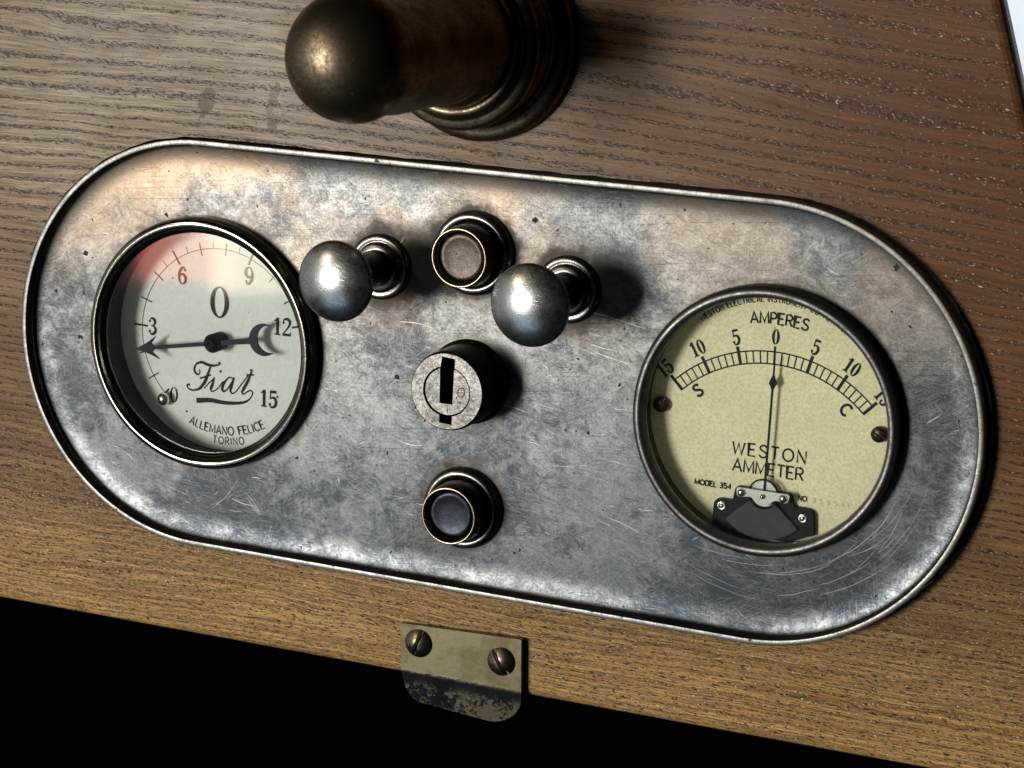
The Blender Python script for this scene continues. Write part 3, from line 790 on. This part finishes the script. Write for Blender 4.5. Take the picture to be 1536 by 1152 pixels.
br = bevel(link('bridge', slab([bridge], DA + 3.2, DA + 2.7), M_GREYBAR, am), 0.12)
for x, y, r in ((-5.0, -17.8, .95), (-0.1, -18.0, .6), (4.6, -17.8, .95)):
    link('rivet', lathe([(r, DA + 3.1), (r * .95, DA + 3.5), (r * .6, DA + 3.85), (0, DA + 3.95)], 20, x + ox + .75, y + .75), M_RIVET, br, True)
for x in (-5.0, 4.6):
    link('post', lathe([(.8, DA + 1.3), (.8, DA + 2.8)], 16, x + ox + .75, -17.1), M_BLACK, br, True)
# needle with lozenge and coil ring at its foot
nb = Vector((0.15 + ox + .45, -16.6)); nt_ = Vector((0.45 + ox + .45, 14.0))
dn = (nt_ - nb).normalized(); qn = Vector((-dn.y, dn.x))
NP = lambda t, w: tuple(nb + (nt_ - nb) * t + qn * w)
tz = 24.9 / 30.6
ndl = [NP(0, .24), NP(tz - .055, .24), NP(tz - .03, .55), NP(tz - .01, .95), NP(tz + .012, .72), NP(tz + .05, .22), NP(1, .12), NP(1, -.12), NP(tz + .05, -.22), NP(tz + .012, -.72), NP(tz - .01, -.95), NP(tz - .03, -.55), NP(tz - .055, -.24), NP(0, -.24)]
ptr = link('pointer', slab([ndl], DA + 2.1, DA + 1.8), M_NEEDLE, am)
def torus(R, r, cx, cy, z, n=48, m_=10):
    V = []; F = []
    for i in range(n):
        a = 2 * PI * i / n
        for j in range(m_):
            b2 = 2 * PI * j / m_
            V.append((cx + (R + r * math.cos(b2)) * math.cos(a), cy + (R + r * math.cos(b2)) * math.sin(a), z + r * math.sin(b2)))
    for i in range(n):
        for j in range(m_):
            F.append((i * m_ + j, ((i + 1) % n) * m_ + j, ((i + 1) % n) * m_ + (j + 1) % m_, i * m_ + (j + 1) % m_))
    return fix(pyd(V, F))
link('hairspring', torus(3.3, .2, ox + .5, -17.0, DA + 2.2), M_NEEDLE, ptr, True)
link('spring_disc', lathe([(2.9, DA + 1.5), (2.9, DA + 1.9), (0, DA + 1.9)], 32, ox + .5, -17.0), M_GREYBAR, ptr, False)
link('glass', slab([circle(0, 0, 27.5)], Z(-1.6), Z(-1.75)), M_GLASS, am)

# ------------------------------------------------------------------ pull knobs
def arc_prof(r, z0, sq, a0, a1, n):
    return [(max(0, r * math.cos(math.radians(a0 + (a1 - a0) * i / n))), z0 + sq * r * math.sin(math.radians(a0 + (a1 - a0) * i / n))) for i in range(n + 1)]
def pull_knob(u, v, label, hz):
    t = empty('pull_knob', u, v, FACE, label, 'knob', 'pull knobs on the metal plate')
    top = hz - FACE
    link('collar', lathe([(7.6, -.2), (7.7, .6), (7.2, 1.2), (6.5, 1.4), (6.1, 1.2), (5.8, 1.2), (5.8, 2.0), (5.4, 2.5), (4.3, 2.6)], 64), M_COLLAR, t, True)
    link('stem', lathe([(4.3, 1.0), (4.3, 7.5), (4.6, 10.5), (5.4, top - 8.0), (6.2, top - 5.8)], 48), M_BARREL, t, True)
    rc = (9.0 ** 2 + 3.0 ** 2) / (2 * 3.0)
    dome = [(rc * math.sin(b), top - rc + rc * math.cos(b)) for b in [math.asin(9.0 / rc) * (1 - i / 20) for i in range(21)]]
    dome[-1] = (0, top)
    link('head', lathe([(4.5, top - 5.9), (6.9, top - 5.7), (8.3, top - 5.1), (9.0, top - 4.3), (9.2, top - 3.7), (9.15, top - 3.3)] + dome, 80), M_KNOB, t, True)
    return t
pull_knob(-23.4, 24.2, 'bright mushroom-headed pull knob next to the pale pressure gauge', 22.2)
pull_knob(23.4, 24.2, 'scuffed mushroom-headed pull knob between the upper button and the yellow ammeter', 22.0)

# ------------------------------------------------------------------ push buttons
def push_button(u, v, label, cap):
    t = empty('push_button', u, v, FACE, label, 'button', 'recessed push buttons on the metal plate')
    link('collar', lathe([(9.7, -.2), (9.75, .9), (9.4, 1.9), (8.7, 2.5), (8.0, 2.5), (7.6, 2.1), (7.3, 1.6)], 80), M_COLLAR, t, True)
    link('barrel', lathe([(7.3, .5), (7.15, 4.0), (6.9, 8.0), (6.75, 8.6)], 64), M_BARREL, t, True)
    link('lip', lathe([(6.75, 8.5), (6.72, 8.85), (6.5, 9.0), (6.3, 8.9), (6.15, 8.6)], 80), M_EDGE, t, True)
    link('bore', lathe([(6.2, 8.7), (6.0, 8.2), (5.7, 6.9)], 64), M_BARREL, t, True)
    link('cap', lathe([(5.75, 6.6), (5.5, 7.1), (5.1, 7.45), (4.6, 7.55), (4.2, 7.45), (2.2, 7.3), (0, 7.25)], 64, wob=0.03), cap, t, True)
    return t
push_button(0.2, 30.0, 'round recessed button with brown worn centre above the key lock', M_CAPU)
push_button(0.1, -30.0, 'round recessed button with blue-black centre below the key lock', M_CAPL)

# ------------------------------------------------------------------ key lock
lk = empty('key_lock', 0, 0, FACE, 'cylindrical steel key lock with vertical slot in the middle of the plate', 'lock')
LT = 8.5 - FACE
link('body', lathe([(9.9, -.2), (9.9, .7), (9.5, 1.1), (9.25, 1.4), (9.15, 3), (9.15, LT - 1.0), (8.95, LT - .35), (8.55, LT - .05)], 80), M_BARREL, lk, True)
def notch_ring():
    inner = []
    w1, w2 = 1.65, 1.5
    for i in range(97):
        a = 90 - 360 * i / 96
        x, y = 5.75 * math.cos(math.radians(a)), 5.75 * math.sin(math.radians(a))
        if y > 0 and abs(x) < w1: continue
        if y < 0 and abs(x) < w2: continue
        inner.append((x, y))
    r = [p for p in inner if p[0] > 0]; l = [p for p in inner if p[0] < 0]
    return [(-w1 + .3, 7.9), (w1 + .1, 7.6)] + [(w1 + .1, 5.5)] + r + [(w2, -5.6), (w2, -7.5), (-w2, -7.3), (-w2, -5.6)] + l + [(-w1, 5.5)]
bevel(link('face_ring', slab([circle(0, 0, 8.75), notch_ring()], LT, LT - 3.5, False), M_LOCK, lk), 0.45, 3, 50)
plug = []
for i in range(97):
    a = 90 - 360 * i / 96
    x, y = 5.45 * math.cos(math.radians(a)), 5.45 * math.sin(math.radians(a))
    if y > 0 and -1.95 < x < 1.5: continue
    plug.append((x, y))
plug = [(1.4, -2.9), (1.5, 5.2)] + [p for p in plug] + [(-1.95, 5.05), (-1.75, -2.9)]
pl = bevel(link('plug', slab([plug], LT - 0.35, LT - 6, False), M_LOCK, lk), 0.16, 2, 50)
k = Ink(LT - 0.33)
k.ring((3.5, .2), .95, 1.2, .72, .95, -.3); k.ribbon([(2.3, -1.6), (2.5, -.9)], .2); k.ribbon([(2.6, -2.4), (3.4, -2.0), (3.2, -2.8)], .18); k.ribbon([(.2, -3.4), (.3, -5.0)], .16)
k.build('stamped_number', M_INK, pl)
link('keyway_floor', slab([circle(0, 0, 8.6)], LT - 5.8), M_HOLE, lk)

# ------------------------------------------------------------------ brass fitting above the plate
bf = empty('bullet_lamp', 0.5, 78.3, wood_n(0.5), 'aged dark brass bullet-shaped fitting on a stepped round base above the plate', 'brass fitting')
link('flange', lathe([(22.2, -.3), (22.7, .6), (22.6, 2.0), (21.9, 3.0), (20.6, 3.5), (19.6, 3.6), (19.0, 4.2), (18.6, 5.0)], 112), M_BRASS, bf, True)
link('collar', lathe([(18.7, 4.2), (17.9, 6.0), (17.5, 8.0), (17.8, 10.0), (18.7, 11.2), (19.2, 12.4), (19.0, 13.8), (18.2, 14.5), (17.2, 14.6), (16.5, 14.9), (16.2, 15.8), (15.4, 16.6), (14.4, 16.6), (13.8, 16.0)], 112), M_BRASS, bf, True)
capp = [(14.1, 15.8), (14.0, 18.0), (13.5, 20.0), (13.0, 21.5), (12.8, 24), (12.7, 30), (12.7, 38), (12.85, 48)]
capp += [(13.2 * math.cos(math.radians(a)), 63.6 + 13.4 * math.sin(math.radians(a))) for a in range(-24, 91, 6)]
capp[-1] = (0, capp[-1][1])
link('dome_cap', lathe(capp, 96), M_BRASS, bf, True)

# ------------------------------------------------------------------ brass latch plate at the lower edge
lt = empty('latch_plate', 2.0, -61.0, wood_n(2) + 0.02, 'small brass keeper plate with two slotted screws on the lower wood edge', 'latch plate')
TH = 1.9
pl2 = round_poly([(-15.7, 1.2), (15.3, 2.5), (16.1, -15.0), (10.5, -19.0), (-12.5, -17.4), (-15.1, -11)], [.3, .4, 4.5, 3.0, 3.8, 3.0], 8)
lo = bevel(link('plate', slab([pl2], TH, 0.0), M_LATCH, lt), 0.35, 3)
for x, y, rot in ((-10.7, -2.9, -0.32), (10.6, -3.6, 0.62)):
    s_ = link('screw', screw_head(3.45, 1.5, 1.0, 1.75, rot, 0.25), M_SCREW, lt, True)
    s_.location = Vector((x, y, TH)) * MM
